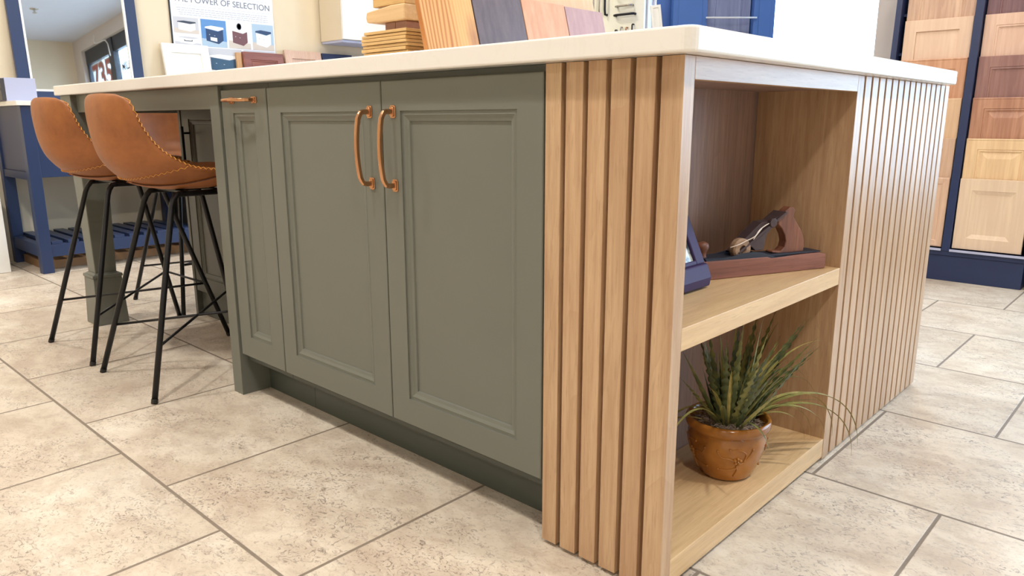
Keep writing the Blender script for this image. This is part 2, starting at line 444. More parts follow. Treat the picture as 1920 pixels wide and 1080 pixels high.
t = thing('slatted_panel', 'long oak slatted panel beside the open shelves on the island end', 'panel', (-.01,1.09,0))
sl = MB(); n = 15; p = (1.43+.0105-.7545)/n
for i in range(n): y = .7545+i*p; sl.box(-.0178, 0, y, y+p-.0105, .008, .8785)
build('slats', sl, OAK, t, bevel=.0008)
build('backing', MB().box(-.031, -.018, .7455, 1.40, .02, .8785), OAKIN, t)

# back run of the island
t = thing('base_cabinet', 'sage green back cabinet run hidden under the worktop', 'cabinet', (-.9,1.0,0))
build('body', MB().box(-1.46, -.24, .605, 1.35, .0, .8785), GREEND, t)

# seating side: leg, apron, recessed cabinet
t = thing('island_leg', 'dark sage square tapered leg carrying the left corner of the worktop', 'leg', (-2.59,.035,0))
def taper(mb, cx, cy, w0, z0, w1, z1):
    vs = [(cx+sx*w, cy+sy*w, z) for w, z in ((w0/2, z0), (w1/2, z1)) for sx, sy in ((-1,-1),(1,-1),(1,1),(-1,1))]
    mb.add(vs, [(3,2,1,0),(4,5,6,7)]+[(i,(i+1)%4,4+(i+1)%4,4+i) for i in range(4)])
build('top_block', MB().box(-2.645,-2.535,-.02,.09,.70,.8785), GREEN, t, bevel=.002)
s = MB(); taper(s, -2.59, .035, .078, .205, .100, .70); build('shaft', s, GREEN, t, bevel=.003)
s = MB(); taper(s, -2.59, .035, .118, 0, .104, .185); taper(s, -2.59, .035, .104, .185, .112, .190); taper(s, -2.59, .035, .112, .190, .108, .199); taper(s, -2.59, .035, .1, .199, .08, .206)
build('foot', s, GREEN, t, bevel=.0015)
ap = MB().box(-2.534, -1.4665, .0, .024, .817, .8785); ap.box(-2.62,-2.598,.0905,1.33,.817,.8785)
o = build('apron', ap, GREEN, bevel=.001); tag(o, 'sage green apron rail under the worktop above the stools', 'rail')
t = thing('base_cabinet', 'dark sage cabinet with black bar handle recessed behind the stools', 'cabinet', (-1.95,.6,0))
bd = MB(); bd.box(-2.43, -2.41, .322, .60, 0, .8785); bd.box(-2.41, -1.468, .345, .60, .0, .8785)
build('body', bd, GREY, t, bevel=.001)
for (a, b, hx) in ((-2.408, -1.942, -2.345), (-1.938, -1.472, -1.99)):
    fr, pn = door_mb(b-a, .745, .019, SHAKER); M = Matrix.Translation((a, .325, .108))
    d = build('door', fr.xf(M), GREY, t); build('door_panel', pn.xf(M), GREY, d)
    hb = MB().box(hx-.005, hx+.005, .292, .302, .585, .765)
    for z in (.61, .74): hb.box(hx-.004, hx+.004, .302, .3252, z-.004, z+.004)
    build('handle', hb, BLACKM, d, bevel=.001, label='black bar handle')

# ------------------------------------------------------------------ bar stools
def catmull(P, n):
    out = []; k = len(P)
    for i in range(k-1):
        p0 = P[max(i-1,0)]; p1 = P[i]; p2 = P[i+1]; p3 = P[min(i+2,k-1)]
        for j in range(n):
            u = j/n
            out.append(tuple(.5*((2*b)+(-a+c)*u+(2*a-5*b+4*c-d)*u*u+(-a+3*b-3*c+d)*u**3) for a, b, c, d in zip(p0, p1, p2, p3)))
    out.append(tuple(P[-1])); return out
# spine y,z | edge y,z | half width
SHELL = [(-.228,.862,-.214,.858,.108),(-.237,.848,-.208,.846,.150),(-.243,.815,-.199,.813,.166),(-.243,.765,-.180,.764,.172),(-.236,.71,-.150,.716,.180),
         (-.215,.66,-.112,.682,.190),(-.165,.613,-.062,.655,.200),(-.085,.590,-.005,.644,.206),(.015,.585,.060,.640,.206),(.105,.590,.120,.638,.200),(.165,.602,.165,.637,.185),(.195,.610,.190,.634,.150)]
def shell_grid():
    R = catmull(SHELL, 4); T = 21; G = []
    for (sy, sz, ey, ez, hw) in R:
        row = []
        for j in range(T):
            u = -1+2*j/(T-1); k = abs(u)**2.3
            row.append(Vector((hw*u, sy+(ey-sy)*k, sz+(ez-sz)*k)))
        G.append(row)
    return G
def make_stool():
    t = thing('bar_stool', '', 'stool')
    G = shell_grid(); nr, nc = len(G), len(G[0])
    I = []
    for i in range(nr):
        row = []
        for j in range(nc):
            du = G[min(i+1,nr-1)][j]-G[max(i-1,0)][j]; dv = G[i][min(j+1,nc-1)]-G[i][max(j-1,0)]
            nn = du.cross(dv); nn.normalize()
            if nn.z < 0 and i > nr*.5: nn = -nn
            if i <= nr*.5 and nn.y < 0 : nn = -nn
            e = min(1, min(j, nc-1-j)/4, min(i, nr-1-i)/5+.0); th = .016+.020*math.sqrt(max(e, 0))
            row.append(G[i][j]+nn*th)
        I.append(row)
    mb = MB(); vs = [p for r in G for p in r]+[p for r in I for p in r]; N0 = nr*nc; fs = []
    for i in range(nr-1):
        for j in range(nc-1):
            a, b, c, d = i*nc+j, i*nc+j+1, (i+1)*nc+j+1, (i+1)*nc+j
            fs.append((a, b, c, d)); fs.append((N0+d, N0+c, N0+b, N0+a))
    rim = [(0, j) for j in range(nc)]+[(i, nc-1) for i in range(1, nr)]+[(nr-1, j) for j in range(nc-2, -1, -1)]+[(i, 0) for i in range(nr-2, 0, -1)]
    for k in range(len(rim)):
        a = rim[k]; b = rim[(k+1) % len(rim)]; ia = a[0]*nc+a[1]; ib = b[0]*nc+b[1]
        fs.append((ia, N0+ia, N0+ib, ib))
    mb.add(vs, fs)
    seat = build('seat_shell', mb, LEATHER, t, world=False, smooth=True, sub=1)
    # zigzag stitching round the rim
    st = MB(); pts = []
    rp = []
    for k in range(len(rim)+1):
        a = rim[k % len(rim)]; rp.append((G[a[0]][a[1]], I[a[0]][a[1]]))
    for k in range(len(rim)):
        (o1, i1), (o2, i2) = rp[k], rp[k+1]; L = (o2-o1).length; n = max(1, round(L/.008))
        for q in range(n):
            u = q/n; o = o1.lerp(o2, u); i = i1.lerp(i2, u); m = (o+i)/2
            d = (o-i).normalized()
            out = Vector((m.x, 0, 0)).normalized()*.0 
            pts.append((o, i))
    cen = Vector((0, -.02, .70)); zz = []
    for k, (o, i) in enumerate(pts):
        w = (.25 if k % 2 else .72); p = i.lerp(o, w); 
        nx = pts[(k+1) % len(pts)][0]; tg = (nx-o).normalized() if (nx-o).length > 1e-6 else Vector((1,0,0))
        outw = tg.cross((o-i).normalized())
        if outw.dot(p-cen) < 0: outw = -outw
        zz.append(p+outw*.0005)
    st.tube(zz, .0013, 4, caps=False)
    # stitched seam low across the back
    ri = 23; row = G[ri]; q = []
    for k in range(60):
        u = -1+2*k/59; j = (u+1)/2*(nc-1); j0 = min(int(j), nc-2); p = row[j0].lerp(row[j0+1], j-j0)
        nxt = G[ri+1][j0]; q.append(p+(p-(p+Vector((0,.03,.04)))).normalized()*.0012 + Vector((0,0,.003 if k % 2 else -.003)))
    st.tube(q, .0009, 4)
    build('stitching', st, THREAD, seat, world=False)
    # leather side panel under the seat with a peaked seam
    def um(i):
        K = [(24,.10),(26,.42),(28,.70),(30,.93),(31,.90),(33,.80),(nr-1,.74)]
        for (a0, v0), (a1, v1) in zip(K, K[1:]):
            if a0 <= i <= a1: return v0+(v1-v0)*(i-a0)/(a1-a0)
    def sp(i, uu, off):
        j = (uu+1)/2*(nc-1); j0 = min(int(j), nc-2); f_ = j-j0
        g = G[i][j0].lerp(G[i][j0+1], f_); n_ = I[i][j0].lerp(I[i][j0+1], f_); return g+(g-n_).normalized()*off
    vs = []; fs = []; rws = list(range(24, nr-1)); m_ = 19
    for i in rws:
        for k in range(m_): vs.append(sp(i, um(i)*(-1+2*k/(m_-1)), .0022))
    for a_ in range(len(rws)-1):
        for k in range(m_-1): fs.append((a_*m_+k, (a_+1)*m_+k, (a_+1)*m_+k+1, a_*m_+k+1))
    un = MB().add(vs, fs); up = build('underside_panel', un, UNDERL, seat, world=False, smooth=True)
    so = up.modifiers.new('s', 'SOLIDIFY'); so.thickness = .002
    pip = MB()
    for sg_ in (-1, 1): pip.tube([sp(i, sg_*um(i), .0030) for i in rws], .0018, 6)
    build('seam', pip, SEAM, seat, world=False, smooth=True)
    # legs
    R = .0085; top = .572
    tops = {(-1,-1): (-.095,-.085), (1,-1): (.095,-.085), (-1,1): (-.095,.085), (1,1): (.095,.085)}
    foot = {(-1,-1): (-.200,-.238), (1,-1): (.200,-.238), (-1,1): (-.205,.238), (1,1): (.205,.238)}
    def at(k, z):
        a = Vector((*tops[k], top)); b = Vector((*foot[k], 0)); return b.lerp(a, z/top)
    for k in tops:
        a = Vector((*tops[k], top)); b = Vector((*foot[k], .001)); d = (a-b).normalized(); h = Vector((0, -k[1], 0))
        pts = [b, b.lerp(a, .5), a-d*.03, a-d*.012+h*.003, a+h*.012+Vector((0,0,.003)), a+h*.03+Vector((0,0,.004))]
        lg = build('leg', MB().tube(pts, R, 12), BLACKM, t, world=False, smooth=True)
        build('foot_cap', MB().tube([b-d*.0005+Vector((0,0,.0)), b+d*.012], R*1.12, 12), BLACKP, lg, world=False, smooth=False)
    fr = MB()
    for sx in (-1, 1): fr.tube([(sx*.095, -.07, top+.004), (sx*.095, .07, top+.004)], R, 12)
    for sy in (-.05, .05): fr.box(-.095, .095, sy-.012, sy+.012, top+.008, top+.0135)
    fr.box(-.06, .06, -.06, .06, top+.012, top+.016)
    build('seat_frame', fr, BLACKM, t, world=False)
    for a, b in (((-1,-1),(1,1)), ((1,-1),(-1,1))):
        build('cross_brace', MB().tube([at(a, .155), at(b, .205)], .0042, 8), BLACKM, t, world=False, smooth=True)
    build('footrest', MB().tube([at((-1,1), .205), at((1,1), .205)], .0042, 8), BLACKM, t, world=False, smooth=True)
    return t
st0 = make_stool()
SPOTS = [(-1.735,.028,0,'tan leather bar stool nearest the green cabinet, on black metal legs'),
         (-2.235,.025,.02,'tan leather bar stool farther left, overlapping the island leg'),
         (-2.665,.462,-PI/2+.03,'tan leather bar stool at the far end of the island, seen under the worktop')]
st0['group'] = 'tan bar stools round the island'
for i, (x, y, a, lb) in enumerate(SPOTS):
    o = st0 if i == 0 else copy_tree(st0)
    o.location = (x, y, 0); o.rotation_euler.z = a; o['label'] = lb

# ------------------------------------------------------------------ things in the shelves
# hand plane
PW = wood('old_beech', (150,98,82), (104,64,54), 'x', rough=.55, contrast=1.2)
PIRON = paint('worn_blue_black_iron', (44,50,64), .5, var=.25, metal=.3); PRUST = paint('rusty_iron', (78,64,66), .5, var=.2, metal=.4); STR = paint('white_string', (228,216,206), .8)
TOTE = wood('tote_rosewood', (146,92,66), (84,50,42), 'z', rough=.45, contrast=1.3); BONE = wood('pale_knob_wood', (168,140,112), (128,98,78), 'x', rough=.5)
t = thing('hand_plane', 'old wooden bodied hand plane with rusty iron and string on the middle shelf', 'tool', (-.024,.681,.4665), math.atan2(-.919,-.394))
build('body', MB().prism([(0,.002),(.002,0),(.338,0),(.338,.039),(.165,.037),(.155,.0335),(.06,.036),(.02,.036),(.0,.032)], -.055, 0, 'y'), PW, t, world=False, bevel=.002)
ir = MB(); ir.prism([(.025,.0355),(.14,.0345),(.158,.040),(.18,.047),(.20,.050),(.235,.049),(.26,.044),(.30,.0425),(.325,.0415),(.325,.038),(.165,.0365),(.155,.034),(.025,.0335)], -.005, -.002, 'y')
ir.prism([(.025,.0355),(.14,.0345),(.158,.040),(.18,.047),(.20,.050),(.235,.049),(.26,.044),(.30,.0425),(.325,.0415),(.325,.038),(.165,.0365),(.155,.034),(.025,.0335)], -.053, -.050, 'y')
ir.prism([(.012,.037),(.13,.0365),(.325,.0405),(.325,.044),(.14,.0405),(.012,.0395)], -.050, -.005, 'y')
build('iron_frame', ir, PIRON, t, world=False, bevel=.0006)
tt = [(.051,.039),(.050,.056),(.054,.072),(.063,.088),(.078,.106),(.087,.118),(.083,.130),(.088,.137),(.097,.139),(.108,.132),(.117,.124),(.130,.112),(.128,.103),(.117,.093),(.107,.078),(.103,.064),(.106,.052),(.116,.044),(.138,.046),(.140,.042),(.118,.038)]
build('tote', MB().prism(tt, -.038, -.016, 'y'), TOTE, t, world=False, bevel=.0075, seg=4)
bl = MB(); bl.prism([(.110,.128),(.116,.130),(.240,.050),(.236,.046)], -.047, -.008, 'y'); build('blade', bl, PRUST, t, world=False, bevel=.001)
lv = MB(); lv.prism([(.120,.124),(.132,.120),(.150,.112),(.176,.110),(.200,.092),(.222,.074),(.214,.064),(.198,.058),(.188,.050),(.166,.050),(.163,.066),(.160,.082),(.148,.094)], -.041, -.014, 'y')
lv.lathe([(.010,-.006),(.010,.006)], (.150,-.012,.108), 12, 'y')
build('lever_cap', lv, PRUST, t, world=False, bevel=.0015)
kn = MB().lathe([(.004,-.010),(.020,-.0095),(.023,-.006),(.023,.006),(.020,.0095),(.009,.010),(.008,.004),(.004,.004)], (.226,-.018,.056), 24, 'y')
build('depth_wheel', kn, BONE, t, world=False, bevel=.0006)
build('front_knob', MB().lathe([(.012,.0),(.008,.006),(.010,.016),(.014,.024),(.012,.032),(.004,.036)], (.316,-.028,.040), 20), TOTE, t, world=False, smooth=True)
sg = catmull([(.257,-.012,.062),(.242,-.004,.068),(.222,-.006,.074),(.203,-.002,.083),(.188,-.006,.095),(.170,-.008,.104),(.152,-.012,.108),(.139,-.012,.106)], 4)
s2 = catmull([(.205,-.003,.077),(.196,-.004,.086),(.180,-.008,.098)], 4)
build('string', MB().tube(sg, .0011, 6).tube(s2, .0010, 6).sphere((.139,-.012,.1055), .0026, 6), STR, t, world=False, smooth=True)

# picture frame on a block base
t = thing('picture_frame', 'dark espresso picture frame with a painted purple sheen on a block base on the middle shelf', 'frame', (-.14,.24,.4665))
build('base_block', MB().prism([(-.185,.472),(-.115,.470),(-.112,.488),(-.122,.514),(-.180,.514)], .13, .331, 'y'), FRAMEP, t, bevel=.003)
build('foot_pad', MB().box(-.175,-.125,.14,.318,.4666,.4715), BLACKP, t)
ft = MB(); W0, W1 = .13, .331; L = .150; bw = .030
Ml = Matrix.Translation((-.128, 0, .5145)) @ Matrix.Rotation(-math.radians(25), 4, 'Y')
ft.box(-.014, 0, W0, W0+bw, 0, L, Ml); ft.box(-.014, 0, W1-bw, W1, 0, L, Ml); ft.box(-.014, 0, W0+bw, W1-bw, 0, bw*.3, Ml); ft.box(-.014, 0, W0+bw, W1-bw, L-bw, L, Ml)
build('frame_border', ft, FRAMEP, t, bevel=.002)
PH = NT('photo_print'); PHM = PH.set(PH.ramp(PH.noise(PH.coord(), 40, 4), [(.4, srgb(70,84,96)), (.5, srgb(168,176,172)), (.62, srgb(222,218,206))]), .15)
build('photo', MB().box(-.010, -.006, W0+bw, W1-bw, .009, L-bw, Ml), PHM, t, label='small pale landscape print')

# potted plant
def mk_glaze():
    N = NT('amber_glaze'); n = N.noise(N.coord(), 14, 4); sp = N.n('ShaderNodeSeparateXYZ')
    c = N.ramp(n, [(.35, srgb(132,80,28)), (.65, srgb(172,112,44))])
    return N.set(c, .14, 0, .6)
GLAZE = mk_glaze()
PX_, PY_, PZ_ = -.092, .400, .0585
t = thing('potted_plant', 'artificial grass plant in an amber glazed pot on the bottom shelf', 'plant', (PX_,PY_,PZ_))
prof = [(.030,0),(.048,.0005),(.054,.006),(.064,.026),(.074,.052),(.080,.078),(.0805,.092),(.078,.100),(.079,.104),(.0845,.107),(.087,.113),(.087,.122),(.084,.127),(.079,.127),(.077,.120),(.074,.104),(.066,.098),(.0,.096)]
pot = build('pot', MB().lathe(prof, n=56), GLAZE, t, world=False, smooth=True)
# raised blossom branches on the pot
def potpt(th, h, lift=.0004):
    r = 0
    for (r0, h0), (r1, h1) in zip(prof[1:8], prof[2:9]):
        if h0 <= h <= h1: r = r0+(r1-r0)*(h-h0)/(h1-h0+1e-9)
    return Vector(((r+lift)*math.cos(th), (r+lift)*math.sin(th), h))
RL = MB()
def branch(pts, r=.0023):
    c = catmull([(a, h, 0) for a, h in pts], 5); n = len(c)
    RL.tube([potpt(a, h) for a, h, _ in c], [r*(1-.6*i/n) for i in range(n)], 6)
cam_th = math.atan2(-.979-PY_, .576-PX_)
for (o, mir) in ((.30, 1), (-1.05, -1), (1.8, 1)):
    c = cam_th+o
    branch([(c+mir*.0, .018), (c+mir*.06, .034), (c+mir*.02, .046), (c+mir*.16, .052), (c+mir*.30, .064), (c+mir*.40, .082)], .003)
    branch([(c+mir*.02, .040), (c-mir*.25, .034), (c-mir*.50, .034)])
    branch([(c+mir*.04, .052), (c-mir*.18, .062), (c-mir*.40, .064), (c-mir*.52, .078)])
    branch([(c+mir*.2, .056), (c+mir*.22, .074), (c+mir*.0, .084), (c-mir*.22, .082)])
    fc = c+mir*.02; fh = .058
    for k in range(5):
        a = 2*PI*k/5+.3; q = potpt(fc+.075*math.cos(a), fh+.0055*math.sin(a), .001); RL.sphere(q, .0037, 5, (1,1,1))
    RL.sphere(potpt(fc, fh, .003), .0022, 5)
    for (da, h) in ((-.50,.034),(-.50,.078),(.40,.082),(-.2,.084)):
        RL.sphere(potpt(c+mir*da, h), .0028, 5)
build('raised_blossom', RL, GLAZE, pot, world=False, smooth=True)
MOSS = paint('dried_moss', (158,138,122), .9, var=.3)
mo = MB(); rr = random.Random(3)
for k in range(420):
    a = rr.random()*2*PI; r = .066*math.sqrt(rr.random()); z = .106+.009*(1-(r/.07)**2)+rr.random()*.006
    p = Vector((r*math.cos(a), r*math.sin(a), z)); d = rr.random()*2*PI; pts = [p]
    for s_ in range(6):
        d += rr.uniform(-1.2, 1.2); p = p+Vector((math.cos(d)*.0042, math.sin(d)*.0042, rr.uniform(-.0026,.0028))); pts.append(p)
    mo.tube(pts, .0008, 4, caps=False)
mo.lathe([(.073,.100),(.05,.108),(.0,.111)], n=20, caps=False)
build('moss', mo, MOSS, t, world=False, kind='stuff', label='dry curly grey moss')
def mk_leaf(name, a, b, c):
    N = NT(name); co = N.coord(); g = N.n('ShaderNodeNewGeometry')
    f = N.m('ADD', N.m('MULTIPLY', N.noise(N.mapping(co, (60,60,30)), 1, 3), .6), N.m('MULTIPLY', g.outputs['Random Per Island'], .4))
    return N.set(N.ramp(f, [(.3, srgb(*a)), (.5, srgb(*b)), (.72, srgb(*c))]), .45, 0, .4)
LEAFA = mk_leaf('serrated_leaf_green', (54,64,46), (96,104,66), (148,144,84)); LEAFB = mk_leaf('grass_blade_green', (84,94,56), (138,134,74), (176,158,94))
fol = MB(); gra = MB()
LIM = lambda q: Vector((max(q.x, -.218-PX_+.006), q.y, q.z))
def blade(mb, base, az, L, lean, droop, w, serr=0, n=16, prof=None):
    d = Vector((math.cos(az), math.sin(az), 0)); sd = Vector((-d.y, d.x, 0)); th = lean; p = Vector(base); L_ = []; 
    for i in range(n+1):
        u = i/n; ww = w*(math.sin(PI*min(1, .12+u*.9))**.7)*(1-u**4)+.0003
        if serr and 0 < i < n: ww *= (1+serr*(1 if (i//2) % 2 else -1)*.5)
        L_.append((p.copy(), ww, th)); th += droop/n*(0.4+1.2*u)
        dirv = d*math.sin(th)+Vector((0,0,1))*math.cos(th); q = p+dirv*(L/n)
        if q.x < -.120: q.x = -.120+ (q.x+.120)*0
        zc = .355-PX_*0; 
        if q.z > .362: q.z = .362; 
        if abs(q.y) > .36: q.y = math.copysign(.36, q.y)
        if q.y > .296 and q.x < .094: q.y = .296
        if q.y < -.360: q.y = -.360
        p = q
    vs = []; fs = []
    for (p, ww, th) in L_:
        nn = Vector((0,0,1))*math.sin(th)-d*math.cos(th)
        vs += [p-sd*ww, p-nn*ww*.35, p+sd*ww]
    for i in range(n):
        a = i*3; fs += [(a, a+3, a+4, a+1), (a+1, a+4, a+5, a+2)]
    mb.add(vs, fs)
rr = random.Random(11)
for k in range(46):
    az = rr.uniform(0, 2*PI); r = rr.uniform(.0, .035); b = (r*math.cos(az), r*math.sin(az), .098)
    lean = rr.uniform(.05, .75); L = rr.uniform(.16, .27)
    if math.cos(az) < -.1: L *= .75; lean *= .5
    blade(fol, b, az, L, lean, rr.uniform(0, .25), rr.uniform(.0050, .0080), serr=.75 if rr.random() < .6 else .15, n=44)
for (az, lean, L) in ((1.35,.80,.30),(1.45,.95,.27),(1.2,.7,.29),(1.55,.62,.28),(1.25,1.05,.25),(1.7,.5,.27),(1.1,.9,.26),(1.4,1.2,.22),(-1.5,.5,.24),(-1.7,.75,.22),(-1.2,.4,.25),(-1.9,.3,.25)):
    blade(fol, (.012*math.cos(az), .02*math.sin(az), .100), az, L, lean, .12, .0072, serr=.85, n=48)
for k in range(26):
    az = rr.uniform(-2.0, 2.0); L = rr.uniform(.16, .25)
    blade(gra, (.02*math.cos(az), .02*math.sin(az), .098), az, L, rr.uniform(.1,.7), rr.uniform(.2,.9), rr.uniform(.0028,.0042), n=18)
# long arching blades
for (az, L, lean, droop, w) in ((1.10,.43,1.02,2.10,.0066),(1.04,.39,1.10,2.05,.0060),(1.16,.36,.95,2.2,.0054),(1.33,.31,.80,1.75,.0046),(1.38,.29,.65,1.75,.0042),(1.0,.24,.9,2.3,.0046),
                                (.72,.24,.75,2.4,.0048),(.9,.20,.95,2.2,.0040),(-1.75,.24,.55,2.2,.0040),(-1.55,.28,.65,1.9,.0036),(-2.0,.20,.9,1.6,.0036),(1.25,.25,1.1,.9,.0036),(-.6,.16,.7,1.8,.0032),
                                (1.5,.27,.7,1.0,.0040),(1.2,.30,.5,1.2,.0040)):
    blade(gra, (.02*math.cos(az), .02*math.sin(az), .100), az, L, lean, droop, w, n=26)
build('serrated_foliage', fol, LEAFA, t, world=False, smooth=True); build('grass_blades', gra, LEAFB, t, world=False, smooth=True)

# ------------------------------------------------------------------ samples on the worktop
PINE = wood('pale_ply', (222,184,122), (196,154,96), 'x', rough=.5, rnd=.1)
def mk_pine():
    N = NT('striped_pine'); co = N.coord(); sp = N.n('ShaderNodeSeparateXYZ'); N.l(co, sp.inputs[0])
    n1 = N.noise(N.mapping(co, (1, 9, 1.6)), 1, 2, .5); yy = N.m('ADD', sp.outputs[1], N.m('MULTIPLY', N.m('SUBTRACT', n1, .5), .045))
    n2 = N.noise(N.mapping(co, (1, 70, 2)), 1, 2, .5)
    w = N.m('ABSOLUTE', N.m('SINE', N.m('MULTIPLY', yy, 330))); w = N.m('POWER', w, 3)
    left = N.ramp(yy, [(0, (1,1,1,1)), (.02, (.35,.35,.35,1))])
    f = N.m('MULTIPLY', N.m('ADD', N.m('MULTIPLY', w, .55), N.m('MULTIPLY', n2, .5)), left)
    c = N.ramp(f, [(.12, srgb(222,172,110)), (.5, srgb(206,146,84)), (.8, srgb(182,116,60))])
    kz = N.n('ShaderNodeVectorMath', operation='DISTANCE'); N.l(N.mapping(co, (1, 1, .32)), kz.inputs[0]); kz.inputs[1].default_value = (-.012, .064, .012)
    k = N.ramp(N.m('ADD', kz.outputs['Value'], N.m('MULTIPLY', N.noise(co, 40, 3), .012)), [(.008, (1,1,1,1)), (.032, (0,0,0,1))])
    c = N.mix(N.m('MULTIPLY', k, .6), c, srgb(138,78,62))
    return N.set(c, .4, 0, .5)
PINEZ = mk_pine()
MAPLE = wood('pale_maple', (224,192,146), (206,170,122), 'x', rough=.5, contrast=.5)
MAPZ = wood('peach_maple', (222,168,134), (206,150,116), 'z', rough=.45, contrast=.4, rnd=0)
MAPZ2 = wood('light_peach_maple', (232,196,160), (222,182,142), 'z', rough=.5, contrast=.3, rnd=0)
MAUVE = wood('mauve_stained_wood', (188,152,150), (174,138,138), 'z', rough=.45, contrast=.4, rnd=0)
GSTAIN = wood('grey_stained_wood', (112,98,102), (92,80,86), 'z', rough=.4, contrast=.7, rnd=0)
PINKW = wood('pinkish_walnut', (168,124,104), (138,98,84), 'x', rough=.5)
ordn = ['lowest','second lowest','third lowest','fourth from the bottom','middle','fourth from the top','third from the top','second from the top','topmost']
z = H+.0004; rr = random.Random(5)
for k in range(9):
    th = .0072 if k % 3 else .0080; dx = rr.uniform(-.003,.003); dy = rr.uniform(-.003,.003)
    x0, x1 = -.902+dx, -.742+dx
    if k == 8: x0 += .014; x1 += .006
    o = build('sample_board', MB().box(x0, x1, .10+dy, .30+dy, z, z+th-.0010), PINE, bevel=.0012, loc=((x0+x1)/2, .2, z))
    tag(o, 'thin pale wood board, %s in the stack on the worktop' % ordn[k], 'board', 'thin wood boards stacked on the worktop'); z += th
def block(name, poly, y0, y1, mat, label, bev=.001):
    xs = [p[0] for p in poly]; zs = [p[1] for p in poly]
    o = build(name, MB().prism(poly, y0, y1, 'y'), mat, bevel=bev, loc=(sum(xs)/len(xs), (y0+y1)/2, min(zs))); tag(o, label, 'block', 'wood blocks piled on the board stack'); return o
zz = z
block('wood_block', [(-.832,zz+.0002),(-.797,zz+.0002),(-.797,zz+.017),(-.832,zz+.017)], .115, .21, PINKW, 'small reddish wood block on the board stack, left one of two')
block('wood_block', [(-.7955,zz+.0002),(-.757,zz+.0002),(-.757,zz+.017),(-.7955,zz+.017)], .115, .21, PINKW, 'small reddish wood block on the board stack, right one of two')
zz += .0172
block('wood_block', [(-.890,zz+.014),(-.886,zz+.003),(-.845,zz),(-.752,zz),(-.752,zz+.034),(-.800,zz+.034),(-.842,zz+.030),(-.886,zz+.026)], .105, .235, MAPLE, 'pale shaped wood block resting on the two reddish blocks', .003)
zz += .0342
block('wood_block', [(-.868,zz+.0004),(-.846,zz+.0003),(-.806,zz+.0002),(-.756,zz+.0002),(-.756,zz+.022),(-.868,zz+.022)], .11, .225, PINE, 'wood block with sloped underside, second from the top of the pile', .002)
zz += .0222
block('wood_block', [(-.884,zz+.0012),(-.868,zz+.0008),(-.762,zz+.0006),(-.744,zz+.001),(-.744,zz+.03),(-.884,zz+.03)], .105, .24, MAPLE, 'topmost wood block of the pile, cut by the photo edge', .002)
# leaning sample boards
LEAN = -math.radians(15)
def leaning(y0, y1, h, x, mats, label, th=.012):
    M = Matrix.Translation((x, 0, H+.0006)) @ Matrix.Rotation(LEAN, 4, 'Y')
    mb = MB().box(-th, 0, y0, y1, 0, h, M)
    mn = min(v[2] for v in mb.v); mb.v = [(a, b, c-mn+H+.0004) for a, b, c in mb.v]
    o = build('wood_sample', mb, mats, bevel=.0008, loc=(x, (y0+y1)/2, H)); tag(o, label, 'wood sample', 'wood finish samples leaning on the worktop'); return o
leaning(.058, .209, .158, -.620, PINEZ, 'golden pine sample panel with bold stripes leaning beside the board stack')
leaning(.213, .372, .158, -.620, GSTAIN, 'dark grey stained sample panel leaning on the worktop')
leaning(.375, .533, .150, -.620, MAPZ, 'peach coloured maple sample panel between the grey and mauve ones')
leaning(.536, .690, .148, -.620, MAUVE, 'mauve stained sample panel at the right end of the leaning row')
leaning(.43, .700, .27, -.650, MAPZ2, 'large pale peach panel leaning behind the smaller samples')

# ------------------------------------------------------------------ left wall: vanity, mirror, poster, door samples
t = thing('vanity_table', 'navy vanity table with white top and slatted lower shelf', 'vanity', (-4.1,.9,0))
VX0, VX1, VY0, VY1 = -4.385, -3.84, .15, 1.06
build('top', MB().box(VX0, VX1+.02, VY0-.02, VY1+.0, .862, .885), WHITEP, t, bevel=.002)
for x in (VX1-.055, VX0):
    for y in (VY0, VY1-.055):
        s = MB(); vs = []
        build('leg', MB().box(x, x+.055, y, y+.055, 0, .861), NAVY, t, bevel=.002)
bs = MB(); bs.box(VX0+.055, VX1-.055, VY0+.010, VY0+.03, .53, .861); build('side_panel', bs, NAVYD, t)
bf = MB(); bf.box(VX1-.022, VX1-.004, VY0+.055, VY1-.055, .50, .861); build('front_panel', bf, NAVY, t, bevel=.001)
bs = MB(); bs.box(VX0+.055, VX1-.055, VY0+.004, VY0+.035, .488, .528); build('side_rail', bs, NAVYD, t, bevel=.001)
br = MB(); br.box(VX1-.05, VX1-.005, VY0+.055, VY1-.055, .085, .150); br.box(VX0+.005, VX0+.05, VY0+.055, VY1-.055, .085, .15); br.box(VX0+.05, VX1-.055, VY0+.005, VY0+.045, .085, .15)
br.box(VX0+.05, VX1-.055, VY1-.045, VY1-.005, .085, .15)
build('shelf_frame', br, NAVY, t, bevel=.002)
sl = MB(); y = VY0+.06
while y < VY1-.08: sl.box(VX0+.02, VX1-.006, y, y+.052, .1505, .166); y += .078
build('shelf_slats', sl, NAVY, t, bevel=.001)
o = build('cardboard_box', MB().box(-4.37, -3.98, .19, 1.02, .0005, .045), CARD, bevel=.002); tag(o, 'flat cardboard box lying on the floor under the navy vanity', 'box')
t = thing('drawer_box', 'lavender grey sample drawer unit on the vanity top by the mirror', 'drawer unit', (-4.1,.2,.8855))
def PJ(y): return y
build('body', MB().box(-4.18, -3.99, .135, .275, .8855, 1.002), LAV, t, bevel=.0015)
build('drawer_front', MB().box(-4.178, -3.992, .117, .1345, .889, .998), DGREY, t, bevel=.001)
build('knob', MB().tube([(-4.13,.1165,.945),(-4.13,.105,.945),(-4.04,.105,.945),(-4.04,.1165,.945)], .005, 8), BLACKM, t, smooth=True)
